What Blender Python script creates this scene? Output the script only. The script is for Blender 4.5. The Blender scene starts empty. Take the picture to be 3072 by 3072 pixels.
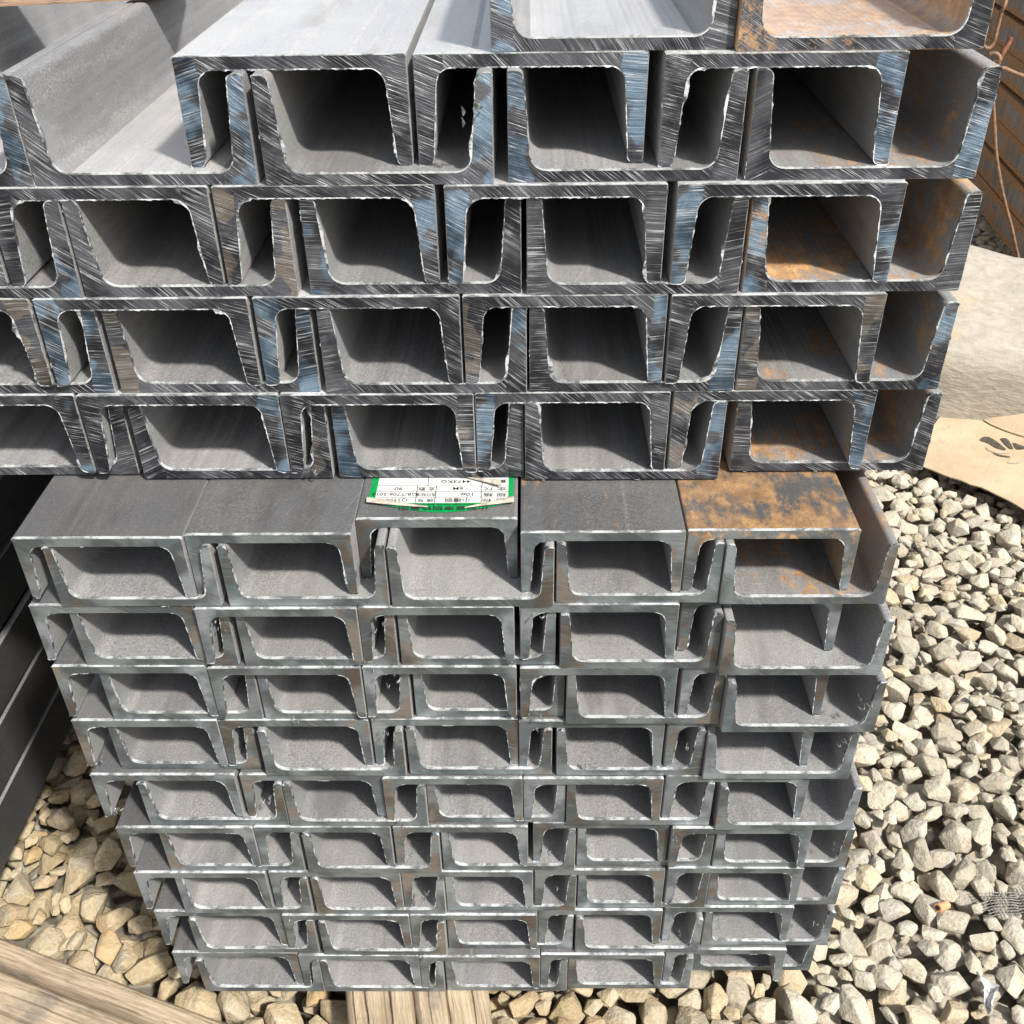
import bpy, bmesh, math, random
from mathutils import Vector, Matrix, Quaternion, noise as mn
R = math.radians
sc = bpy.context.scene
col = sc.collection
rnd = random.Random(7)

# ------------------------------------------------------------- camera, sky, sun
def cam_axes(p, y, r):
    cp, sp, cy, sy, cr, sr = math.cos(p), math.sin(p), math.cos(y), math.sin(y), math.cos(r), math.sin(r)
    Rz = lambda v: Vector((cy*v[0]-sy*v[1], sy*v[0]+cy*v[1], v[2]))
    f, u, rt = Rz((0, cp, -sp)), Rz((0, sp, cp)), Rz((1, 0, 0))
    return cr*rt+sr*u, -sr*rt+cr*u, f
CAM = Vector((0.3077, -0.4789, 0.8307))
RT, UP, FW = cam_axes(0.6194, 0.0200, -0.0157)
FPX = 3087.8
cd = bpy.data.cameras.new('camera')
cam = bpy.data.objects.new('camera', cd); col.objects.link(cam)
m3 = Matrix((RT, UP, -FW)).transposed()
cam.matrix_world = Matrix.Translation(CAM) @ m3.to_4x4()
cd.sensor_width = 36; cd.lens = 36*FPX/3072
cd.clip_start = .01; cd.clip_end = 500
sc.camera = cam
SUN = Vector((.54, -.58, 1)).normalized()          # towards the sun
w = bpy.data.worlds.new('World'); sc.world = w; w.use_nodes = True
nt = w.node_tree; nt.nodes.clear()
sky = nt.nodes.new('ShaderNodeTexSky'); sky.sky_type = 'NISHITA'; sky.sun_disc = False
sky.sun_elevation = math.asin(SUN.z); sky.sun_rotation = math.atan2(SUN.x, SUN.y)
sky.air_density = 1.2; sky.dust_density = 2.5; sky.ozone_density = 1
bg = nt.nodes.new('ShaderNodeBackground'); bg.inputs[1].default_value = .12
wo = nt.nodes.new('ShaderNodeOutputWorld')
hs = nt.nodes.new('ShaderNodeHueSaturation'); hs.inputs['Saturation'].default_value = .5   # hazy, whitish daylight
nt.links.new(sky.outputs[0], hs.inputs['Color']); nt.links.new(hs.outputs[0], bg.inputs[0]); nt.links.new(bg.outputs[0], wo.inputs[0])
sl = bpy.data.lights.new('sun', 'SUN'); sl.energy = 5.0; sl.angle = R(4); sl.color = (1, .95, .88)
so = bpy.data.objects.new('sun', sl); col.objects.link(so)
so.rotation_euler = SUN.to_track_quat('Z', 'Y').to_euler(); so.location = (2, -2, 5)
sc.view_settings.view_transform = 'Standard'; sc.view_settings.look = 'None'
sc.view_settings.exposure = .52; sc.view_settings.gamma = 1
sc.view_settings.use_curve_mapping = False
sc.cycles.max_bounces = 8; sc.cycles.diffuse_bounces = 3

# ------------------------------------------------------------- helpers
def tag(o, label=None, cat=None, group=None, kind=None):
    if label: o['label'] = label
    if cat: o['category'] = cat
    if group: o['group'] = group
    if kind: o['kind'] = kind
    return o
def ob(name, me, loc=(0, 0, 0), parent=None):
    o = bpy.data.objects.new(name, me); col.objects.link(o)
    o.location = loc
    if parent: o.parent = parent
    return o
def mesh(name, vs, fs, mats, mi=None, smooth=None):
    me = bpy.data.meshes.new(name); me.from_pydata([tuple(v) for v in vs], [], fs)
    for m in mats: me.materials.append(m)
    if mi: me.polygons.foreach_set('material_index', mi)
    if smooth is not None:
        me.shade_smooth(); me.set_sharp_from_angle(angle=R(smooth))
    me.update(); return me
class NT:
    """tiny node builder"""
    def __init__(s, name):
        s.m = bpy.data.materials.new(name); s.m.use_nodes = True
        s.t = s.m.node_tree; s.b = s.t.nodes['Principled BSDF']
        s.b.inputs['Specular IOR Level'].default_value = .5
    def n(s, typ, ins={}, **kw):
        nd = s.t.nodes.new('ShaderNode'+typ)
        for k, v in kw.items(): setattr(nd, k, v)
        for k, v in ins.items(): s.set(nd.inputs[k], v)
        return nd
    def set(s, sock, v):
        if isinstance(v, bpy.types.NodeSocket): s.t.links.new(v, sock)
        elif isinstance(v, bpy.types.Node): s.t.links.new(v.outputs[0], sock)
        else:
            if isinstance(v, tuple) and len(v) == 3 and sock.type == 'RGBA': v = v+(1,)
            sock.default_value = v
    def P(s, **kw):
        for k, v in kw.items(): s.set(s.b.inputs[k.replace('_', ' ')], v)
    def math(s, op, a, b=0.0, clamp=False):
        return s.n('Math', {0: a, 1: b}, operation=op, use_clamp=clamp).outputs[0]
    def mix(s, f, a, b, mode='MIX'):
        nd = s.n('Mix', data_type='RGBA', blend_type=mode)
        s.set(nd.inputs[0], f); s.set(nd.inputs[6], a); s.set(nd.inputs[7], b)
        return nd.outputs[2]
    def ramp(s, f, a, b, lo=0.0, hi=1.0):
        return s.n('MapRange', {0: f, 1: a, 2: b, 3: lo, 4: hi}, interpolation_type='SMOOTHSTEP').outputs[0]
    def coord(s, rand=True, which='Object'):
        c = s.n('TexCoord').outputs[which]
        if not rand: return c
        oi = s.n('ObjectInfo')
        k = s.math('MULTIPLY', oi.outputs['Random'], 37.0)
        return s.n('VectorMath', {0: c, 1: k}, operation='ADD').outputs[0]
    def xf(s, v, rot=(0, 0, 0), scale=(1, 1, 1)):
        r = s.n('Mapping', {'Vector': v, 'Rotation': rot})
        return s.n('Mapping', {'Vector': r.outputs[0], 'Scale': scale}).outputs[0]
    def noise(s, v, scale, detail=3.0, rough=.55, out=0):
        return s.n('TexNoise', {'Vector': v, 'Scale': scale, 'Detail': detail, 'Roughness': rough}).outputs[out]
    def bump(s, h, strength, dist, nrm=None):
        ins = {'Height': h, 'Strength': strength, 'Distance': dist}
        if nrm is not None: ins['Normal'] = nrm
        s.set(s.b.inputs['Normal'], s.n('Bump', ins).outputs[0]); return s.b.inputs['Normal'].links[0].from_socket

# ------------------------------------------------------------- materials
# objects carry: color = (tone, rust, blue/dark of the cut, spare)
def rust_mix(m, c, base, thr=1.0, fine=False):
    oc = m.n('SeparateColor', {0: m.n('ObjectInfo').outputs['Color']})
    rust = oc.outputs[1]
    n1 = m.noise(c, 22, 5, .62); n2 = m.noise(m.xf(c, scale=(1, .45, 1)), 160, 4, .65); n3 = m.noise(c, 700, 3, .6)
    s_ = m.math('ADD', m.math('MULTIPLY', n1, .42), m.math('ADD', m.math('MULTIPLY', n2, .34), m.math('MULTIPLY', n3, .24)))
    lim = m.math('SUBTRACT', .72, m.math('MULTIPLY', rust, .31*thr))
    mask = m.math('MULTIPLY', m.ramp(m.math('SUBTRACT', s_, lim), -.02, .07), m.ramp(rust, .0, .08))
    rc = m.mix(m.ramp(m.noise(c, 90, 4), .3, .7), (.31, .175, .08), (.60, .36, .16))
    rc = m.mix(m.ramp(n3, .35, .7, 0, .55), rc, (.12, .055, .03))
    return m.mix(mask, base, rc), mask, oc
def mat_scale(name, k=1.0, metal=.2, rough=.55, coat=.5, sheen=.15):
    m = NT(name); c = m.coord()
    g = m.noise(c, 900, 2, .7); f = m.noise(c, 330, 3, .7); l = m.noise(m.xf(c, scale=(1, .12, 1)), 45, 4, .6)
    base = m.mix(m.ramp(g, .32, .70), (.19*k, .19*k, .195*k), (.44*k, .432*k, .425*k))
    base = m.mix(m.ramp(l, .35, .7, 0, .55), base, (.25*k, .262*k, .285*k))
    base = m.mix(m.ramp(m.noise(c, 14, 3), .4, .7, 0, .5), base, (.42*k, .405*k, .385*k))
    stn = m.noise(m.xf(c, scale=(1, .22, 1)), 19, 5, .65)
    base = m.mix(m.ramp(stn, .50, .66, 0, .45), base, (.12*k, .112*k, .105*k))
    sc_ = m.noise(m.xf(c, rot=(0, 0, R(20)), scale=(1, .04, 1)), 420, 2, .6)
    base = m.mix(m.ramp(sc_, .67, .75, 0, .35), base, (.62*k, .6*k, .57*k))
    col_, mask, oc = rust_mix(m, c, base)
    tone = m.n('CombineColor', {0: oc.outputs[0], 1: oc.outputs[0], 2: oc.outputs[0]})
    m.P(Base_Color=m.mix(1.0, col_, tone.outputs[0], 'MULTIPLY'),
        Metallic=m.math('MULTIPLY', m.math('SUBTRACT', 1.0, mask), metal),
        Roughness=m.ramp(f, .3, .7, rough-.08, rough+.12), Coat_Weight=coat, Coat_Roughness=.34, Coat_IOR=1.7, Sheen_Weight=sheen, Sheen_Roughness=.4)
    m.bump(m.math('ADD', m.math('MULTIPLY', g, .5), f), .5, .0007)
    return m.m
def mat_cut(name, rough_cut):
    m = NT(name); c0 = m.coord(False); c = m.coord()
    oi = m.n('ObjectInfo'); rd = oi.outputs['Random']
    wob = m.noise(c, 11, 1, out=1)
    cw = m.n('VectorMath', {0: c, 1: m.n('VectorMath', {0: wob, 3: .010}, operation='SCALE').outputs[0]}, operation='ADD').outputs[0]
    def saw(ang, dens, stretch, k=0.0):
        rk = m.math('FRACT', m.math('MULTIPLY', rd, 7.7+k*3.1))
        ra = m.n('CombineXYZ', {1: m.math('ADD', R(ang), m.math('MULTIPLY', m.math('SUBTRACT', rk, .5), .42))}).outputs[0]
        v = m.xf(m.n('VectorMath', {0: cw, 1: (k, k, k)}, operation='ADD').outputs[0], rot=ra, scale=(dens/stretch, 1, dens))
        v = m.n('VectorMath', {0: v, 3: m.math('ADD', .62, m.math('MULTIPLY', m.math('FRACT', m.math('MULTIPLY', rk, 9.3)), .6))}, operation='SCALE').outputs[0]
        a = m.noise(v, 1, 2, .7); b = m.noise(v, 3.1, 2, .6)
        return m.math('ADD', m.math('MULTIPLY', a, .58), m.math('MULTIPLY', b, .42))
    W = .12 if rough_cut else .10
    x = m.n('SeparateXYZ', {0: c0}).outputs[0]
    side = m.math('SUBTRACT', m.math('ABSOLUTE', m.math('SUBTRACT', x, W/2)), W/2-.0135)     # > 0 in the flanges
    edge = m.math('ADD', side, m.math('MULTIPLY', m.math('SUBTRACT', m.noise(c, 60, 2), .5), .012))
    flange = m.ramp(edge, -.0006, .0006)
    which = m.math('MULTIPLY', m.math('GREATER_THAN', x, W/2), 3.3)
    rr = m.math('FRACT', m.math('ADD', m.math('MULTIPLY', rd, 17.0), which))
    k_ = 1.0 if rough_cut else 1.35
    d1 = saw(-37, 1800*k_, 80); d2 = saw(-27, 1700*k_, 70, 2.0); d3 = saw(-6, 1700*k_, 70, 5.0); d4 = saw(16, 1650*k_, 66, 9.0)
    fl = m.mix(m.math('GREATER_THAN', rr, .5), d2, m.mix(m.math('GREATER_THAN', rr, .82), d3, d4))
    d = m.mix(flange, d1, fl)
    fine = m.noise(c, 1500, 2, .6)
    base_d, base_l = ((.012, .013, .018), (.10, .104, .118)) if rough_cut else ((.075, .088, .092), (.19, .215, .22))
    patch = m.noise(c, 34, 3, .5)
    dark = m.mix(m.ramp(patch, .40, .62), base_d, base_l)
    blue = m.mix(m.ramp(patch, .42, .60), (.035, .065, .10), (.17, .25, .335)) if rough_cut else m.mix(m.ramp(patch, .42, .60), (.11, .135, .15), (.27, .30, .32))
    brown = m.mix(m.ramp(patch, .4, .6), (.085, .07, .055), (.20, .175, .15))
    rr2 = m.math('FRACT', m.math('ADD', m.math('MULTIPLY', rd, 41.0), m.math('MULTIPLY', which, 1.7)))
    bl = m.math('MULTIPLY', m.math('MULTIPLY', flange, m.math('GREATER_THAN', rr2, .58)), m.ramp(m.noise(c, 40, 2), .44, .50))
    b0 = m.mix(bl, dark, blue)
    bm_ = m.math('MULTIPLY', m.math('MULTIPLY', flange, m.math('LESS_THAN', rr2, .15 if rough_cut else .45)), m.ramp(m.noise(c, 52, 1), .49, .52))
    b0 = m.mix(bm_, b0, brown)
    hi = (.58, .60, .62) if rough_cut else (.50, .52, .51)
    amt = m.ramp(m.noise(c, 75, 2), .40, .60, .15, .95) if rough_cut else m.ramp(m.noise(c, 60, 2), .4, .6, .05, .40)
    b1 = m.mix(m.math('MULTIPLY', m.ramp(d, .53, .63), amt), b0, hi)
    b1 = m.mix(m.ramp(d, .50, .36, 0, .75 if rough_cut else .30), b1, tuple(v*.8 for v in base_d))
    b1 = m.mix(m.ramp(fine, .3, .7, .25, 0), b1, base_d)
    col_, mask, oc = rust_mix(m, c, b1, .62)
    m.P(Base_Color=col_, Metallic=m.math('MULTIPLY', m.math('SUBTRACT', 1.0, mask), .40),
        Roughness=m.ramp(d, .3, .7, .5, .36))
    m.bump(d, .6 if rough_cut else .18, .0010)
    return m.m
def mat_burr():
    m = NT('torn_bright_steel'); c = m.coord()
    n = m.noise(c, 140, 4, .7)
    m.P(Base_Color=m.mix(m.ramp(n, .42, .60), (.08, .09, .095), (.72, .76, .78)), Metallic=.45, Roughness=.42)
    m.bump(n, .6, .001); return m.m
M_IN = mat_scale('mill_scale', .74, .1)
M_DARK = mat_scale('shaded_mill_scale', .13, .1, .6, .22, .0)  # left stack's shade put into the base colour
M_TOP = mat_scale('darker_web_scale', .37)  # darker base colour for the lower stack's outer webs
M_CUT1 = mat_cut('coarse_saw_cut', True); M_CUT0 = mat_cut('fine_saw_cut', False)
M_BURR = mat_burr()
def mat_lip():  # burr lip on upward edges, its glint painted as brighter steel
    m = NT('glint_lip'); c = m.coord(); n = m.noise(c, 85, 4, .7)
    m.P(Base_Color=m.mix(m.ramp(n, .36, .60), (.20, .215, .22), (.76, .80, .82)), Metallic=.4, Roughness=.4); return m.m
M_LIP = mat_lip()
def mat_curl():
    m = NT('steel_swarf'); c = m.coord(); n = m.noise(c, 300, 3)
    m.P(Base_Color=m.mix(m.ramp(n, .4, .6), (.16, .17, .18), (.55, .58, .6)), Metallic=.5, Roughness=.4); return m.m
M_CURL = mat_curl()
def mat_stone():
    m = NT('limestone'); c = m.n('NewGeometry').outputs['Position']
    oi = m.n('ObjectInfo').outputs['Random']; ri = m.n('NewGeometry').outputs['Random Per Island']
    r = m.math('FRACT', m.math('ADD', m.math('MULTIPLY', oi, 7.3), m.math('MULTIPLY', ri, 3.7)))
    r2 = m.math('FRACT', m.math('MULTIPLY', r, 13.7))
    k = m.n('ValToRGB', {0: r}); e = k.color_ramp.elements
    e[0].position = 0; e[0].color = (.31, .285, .225, 1); e[1].position = 1; e[1].color = (.50, .465, .385, 1)
    for p_, cc in ((.25, (.41, .375, .30, 1)), (.5, (.48, .445, .355, 1)), (.72, (.38, .36, .31, 1)), (.88, (.46, .37, .24, 1))):
        q = e.new(p_); q.color = cc
    b = k.outputs[0]
    n = m.noise(c, 70, 5, .6)
    b = m.mix(m.ramp(n, .5, .75, 0, .7), b, (.43, .32, .18))
    b = m.mix(m.ramp(m.noise(c, 45, 4), .5, .7, 0, .5), b, (.33, .315, .285))
    n2 = m.noise(c, 320, 4, .65)
    b = m.mix(m.ramp(n2, .35, .65, .3, 0), b, (.20, .175, .13))
    ve = m.n('TexVoronoi', {'Vector': c, 'Scale': 95.0}, feature='DISTANCE_TO_EDGE').outputs[0]
    b = m.mix(m.math('MULTIPLY', m.ramp(ve, 0, .05, .45, 0), m.ramp(m.noise(c, 40, 2), .45, .6)), b, (.58, .54, .47))
    px = m.n('SeparateXYZ', {0: c}).outputs[0]
    b = m.mix(m.math('MULTIPLY', m.ramp(px, .62, .30), m.ramp(m.noise(c, 26, 3), .3, .6, .35, 1)), b, m.mix(1.0, b, (.94, .82, .63), 'MULTIPLY'))
    m.P(Base_Color=b, Roughness=.93); m.b.inputs['Specular IOR Level'].default_value = .25
    m.bump(m.math('ADD', m.noise(c, 130, 5, .62), m.math('MULTIPLY', n2, .35)), .8, .0042)
    return m.m
M_STONE = mat_stone()
def simple(name, a, b, scale, rough=.8, metal=0.0, bump=.3, dist=.002, detail=4):
    m = NT(name); c = m.coord(); n = m.noise(c, scale, detail, .6)
    m.P(Base_Color=m.mix(m.ramp(n, .3, .7), a, b), Roughness=rough, Metallic=metal)
    m.bump(n, bump, dist); return m.m
# ------------------------------------------------------------- ground
GZ = -.082
def ground():
    vs, fs = [], []
    # far sheet with a finer patch near the stack
    xs = [-60, -20, -6, -2]+[-1+.1*i for i in range(41)]+[4, 8, 20, 60]
    ys = [-60, -20, -5, -1]+[-.5+.1*i for i in range(36)]+[4, 8, 20, 60]
    for y in ys:
        for x in xs: vs.append((x, y, GZ-.016+.004*mn.noise(Vector((x*5, y*5, 0)))))
    n = len(xs)
    for j in range(len(ys)-1):
        for i in range(n-1): fs.append((j*n+i, j*n+i+1, (j+1)*n+i+1, (j+1)*n+i))
    m = NT('dusty_ground'); c = m.coord(False, 'Object')
    v = m.n('TexVoronoi', {'Vector': c, 'Scale': 38.0}); v2 = m.n('TexVoronoi', {'Vector': c, 'Scale': 38.0}, feature='DISTANCE_TO_EDGE')
    b = m.mix(m.n('SeparateColor', {0: v.outputs['Color']}).outputs[0], (.20, .175, .13), (.34, .305, .24))
    b = m.mix(m.ramp(v2.outputs[0], 0, .12, .8, 0), b, (.09, .078, .06))
    m.P(Base_Color=b, Roughness=.95); m.bump(m.ramp(v2.outputs[0], 0, .3), .8, .01)
    return tag(ob('ground', mesh('ground', vs, fs, [m.m], smooth=30)), kind='structure')
GROUND = ground()

# ------------------------------------------------------------- steel channels
PITCH = (.05215, .06197)
SPEC = (dict(t=.0062, tt=.0056, tr=.0082, r=.0075), dict(t=.0064, tt=.0082, tr=.0118, r=.0088))
def profile(W, H, t, tt, tr, r):
    """U outline, counter-clockwise seen from the front; returns [(x,z,inner flag, nx, nz)]"""
    pts = []
    def seg(a, b, inner, step=.0011):
        L = math.dist(a, b); n = max(1, int(L/step)); dx, dz = (b[0]-a[0])/L, (b[1]-a[1])/L
        for i in range(n): pts.append((a[0]+dx*L*i/n, a[1]+dz*L*i/n, inner, dz, -dx))
    def arc(cx, cz, rad, a0, a1, inner, n, sgn):
        for i in range(n):
            a = a0+(a1-a0)*i/n
            pts.append((cx+rad*math.cos(a), cz+rad*math.sin(a), inner, sgn*math.cos(a), sgn*math.sin(a)))
    slope = math.atan2(tr-tt, H-t)
    rt = tt*.42
    seg((.0012, 0), (W-.0012, 0), 0); arc(W-.0012, .0012, .0012, -math.pi/2, 0, 0, 2, 1)
    seg((W, .0012), (W, H-.0010), 0); arc(W-.001, H-.001, .001, 0, math.pi/2, 2, 2, 1)
    # tip
    x1 = W-tt
    seg((W-.001, H), (x1+rt, H), 2); arc(x1+rt, H-rt, rt, math.pi/2, math.pi-slope, 2, 4, 1)
    zt = H-rt*(1-math.sin(slope)); xt = x1+rt-rt*math.cos(slope)
    xr = W-tr
    # fillet centre
    zc = t+r; xin = xr+(tr-tt)*(zc-t)/(H-t); cx = xin-r
    seg((xt, H-rt), (xin, zc), 1)
    arc(cx, zc, r, 0, -math.pi/2, 1, 8, -1)
    seg((cx, t), (W-cx, t), 3)
    arc(W-cx, zc, r, -math.pi/2, -math.pi, 1, 8, -1)
    seg((W-xin, zc), (W-xt, H-rt), 1)
    arc(W-x1-rt, H-rt, rt, slope, math.pi/2, 2, 4, 1)
    seg((W-x1-rt, H), (.001, H), 2); arc(.001, H-.001, .001, math.pi/2, math.pi, 2, 2, 1)
    seg((0, H-.001), (0, .0012), 0); arc(.0012, .0012, .0012, math.pi, 1.5*math.pi, 0, 2, 1)
    return pts
def channel_mesh(W, stack, kind, seed, L=6.0, detail=True, mats=None, pale=False, tips=False):
    S = SPEC[stack]; H = PITCH[stack]-S['t']-.0003
    P = profile(W, H, **S); n = len(P); rg = random.Random(seed)
    up = kind == 'U'
    f = (lambda x, z: (x, z)) if up else (lambda x, z: (x, PITCH[stack]-z))
    vs = []; o1, o2 = rg.random()*50, rg.random()*50
    coarse = stack == 1
    for (x, z, inn, nx, nz) in P:        # 0: cut edge, nibbled
        q = Vector((x*420+o1, z*420+o2, 0)); j = mn.noise(q)*(.00028 if coarse else .00013)+mn.noise(q*.3)*(.0003 if coarse else .0001)
        if inn == 3 and coarse: j += .00042*abs(((x*270+o1) % 1)*2-1)-.0002
        if not detail: j = 0
        elif inn in (0, 2): j -= .00045
        X, Z = f(x+nx*j, z+nz*j); vs.append((X, 0, Z))
    for (x, z, inn, nx, nz) in P: X, Z = f(x, z); vs.append((X, .0007 if detail else .003, Z))
    for (x, z, inn, nx, nz) in P: X, Z = f(x, z); vs.append((X, L, Z))
    fs, mi = [], []
    def quad(a, b, c, d, m):
        fs.append((a, b, c, d) if up else (d, c, b, a)); mi.append(m)
    for i in range(n):
        k = (i+1) % n
        web = P[i][2] == 0 and P[k][1] < .0006 and P[i][1] < .0006
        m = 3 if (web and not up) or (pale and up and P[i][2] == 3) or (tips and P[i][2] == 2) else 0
        quad(k, i, n+i, n+k, m); quad(n+k, n+i, 2*n+i, 2*n+k, m)
    fs.append(tuple(range(n)) if up else tuple(range(n-1, -1, -1))); mi.append(1)
    fs.append(tuple(range(3*n-1, 2*n-1, -1)) if up else tuple(range(2*n, 3*n))); mi.append(1)
    # turned-over burr along the cut edge
    if detail:
        b0 = len(vs); hb = []
        for i, (x, z, inn, nx, nz) in enumerate(P):
            q = x*190+z*230
            a = mn.noise(Vector((q*1.7+o2, o1, 3))); b = mn.noise(Vector((q*.25+o1, o2, 7)))
            if coarse:
                h = {0: -.0001, 1: .0001, 2: .0, 3: .0003}[inn]+.0008*max(0, a)*(inn > 0)+(.0042*max(0, b-.12) if inn in (1, 2) else 0)
                if inn == 3: h += .0011*((x*230+o1) % 1)**1.5*(1 if up else .35)
                if inn == 0: h += .0005*max(0, a+b-.2)
            else:
                h = {0: .0, 1: .00005, 2: .0, 3: .0005 if up else .0}[inn]+.0004*max(0, a)*(inn in (1, 2))+(.00012*a if inn == 3 else 0)+(.0022*max(0, b-.27)*(1 if inn in (1, 2) else .3) if inn else .0005*max(0, b-.3))
            if not up and inn == 0 and z < .0006: h = .00018+.00022*max(0, b+.2)  # raised edge that carries the painted glint along the web top
            if up and inn == 1 and z < S['t']+.7*S['r']: h = max(h, .00035)
            if inn == 3 and up: h *= .75+.5*b
            hb.append(h+.0003*rg.random()*(inn in (1, 2)))
        for i, (x, z, inn, nx, nz) in enumerate(P):
            h = hb[i]; X, Z = f(x+nx*h, z+nz*h); vs.append((X, -.0002-.25*h*rg.random(), Z))
        for i, (x, z, inn, nx, nz) in enumerate(P):
            h = -.0003 if (P[i][2] == 3 and up) or (not up and inn == 0 and z < .0006) else -.00012; X, Z = f(x+nx*h, z+nz*h); vs.append((X, -.00015, Z))
        for i, (x, z, inn, nx, nz) in enumerate(P):
            h = hb[i]*.35; X, Z = f(x+nx*h, z+nz*h); vs.append((X, .0016+.8*hb[i], Z))
        for i, (x, z, inn, nx, nz) in enumerate(P):
            X, Z = f(x-nx*.0002, z-nz*.0002); vs.append((X, .0026+hb[i], Z))
        for i in range(n):
            if hb[i] < .00016 and hb[(i+1) % n] < .00016: continue
            k = (i+1) % n
            topw = P[i][2] == 0 and P[i][1] < .0006 and not up
            low = up and P[i][2] == 1 and P[i][1] < S['t']+.5*S['r']
            mm = 4 if (P[i][2] == 3 and up) or topw or low else 2
            quad(b0+n+k, b0+n+i, b0+i, b0+k, mm); quad(b0+k, b0+i, b0+2*n+i, b0+2*n+k, mm)
            quad(b0+2*n+k, b0+2*n+i, b0+3*n+i, b0+3*n+k, mm)
    cut = M_CUT1 if coarse else M_CUT0
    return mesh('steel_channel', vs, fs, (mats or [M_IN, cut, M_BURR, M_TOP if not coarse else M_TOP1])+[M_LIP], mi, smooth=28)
M_TOP1 = mat_scale('sky_sheen_scale', 1.45, .25, .42, 1.0, .5)  # grazing sky sheen put into a lighter base colour
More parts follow.
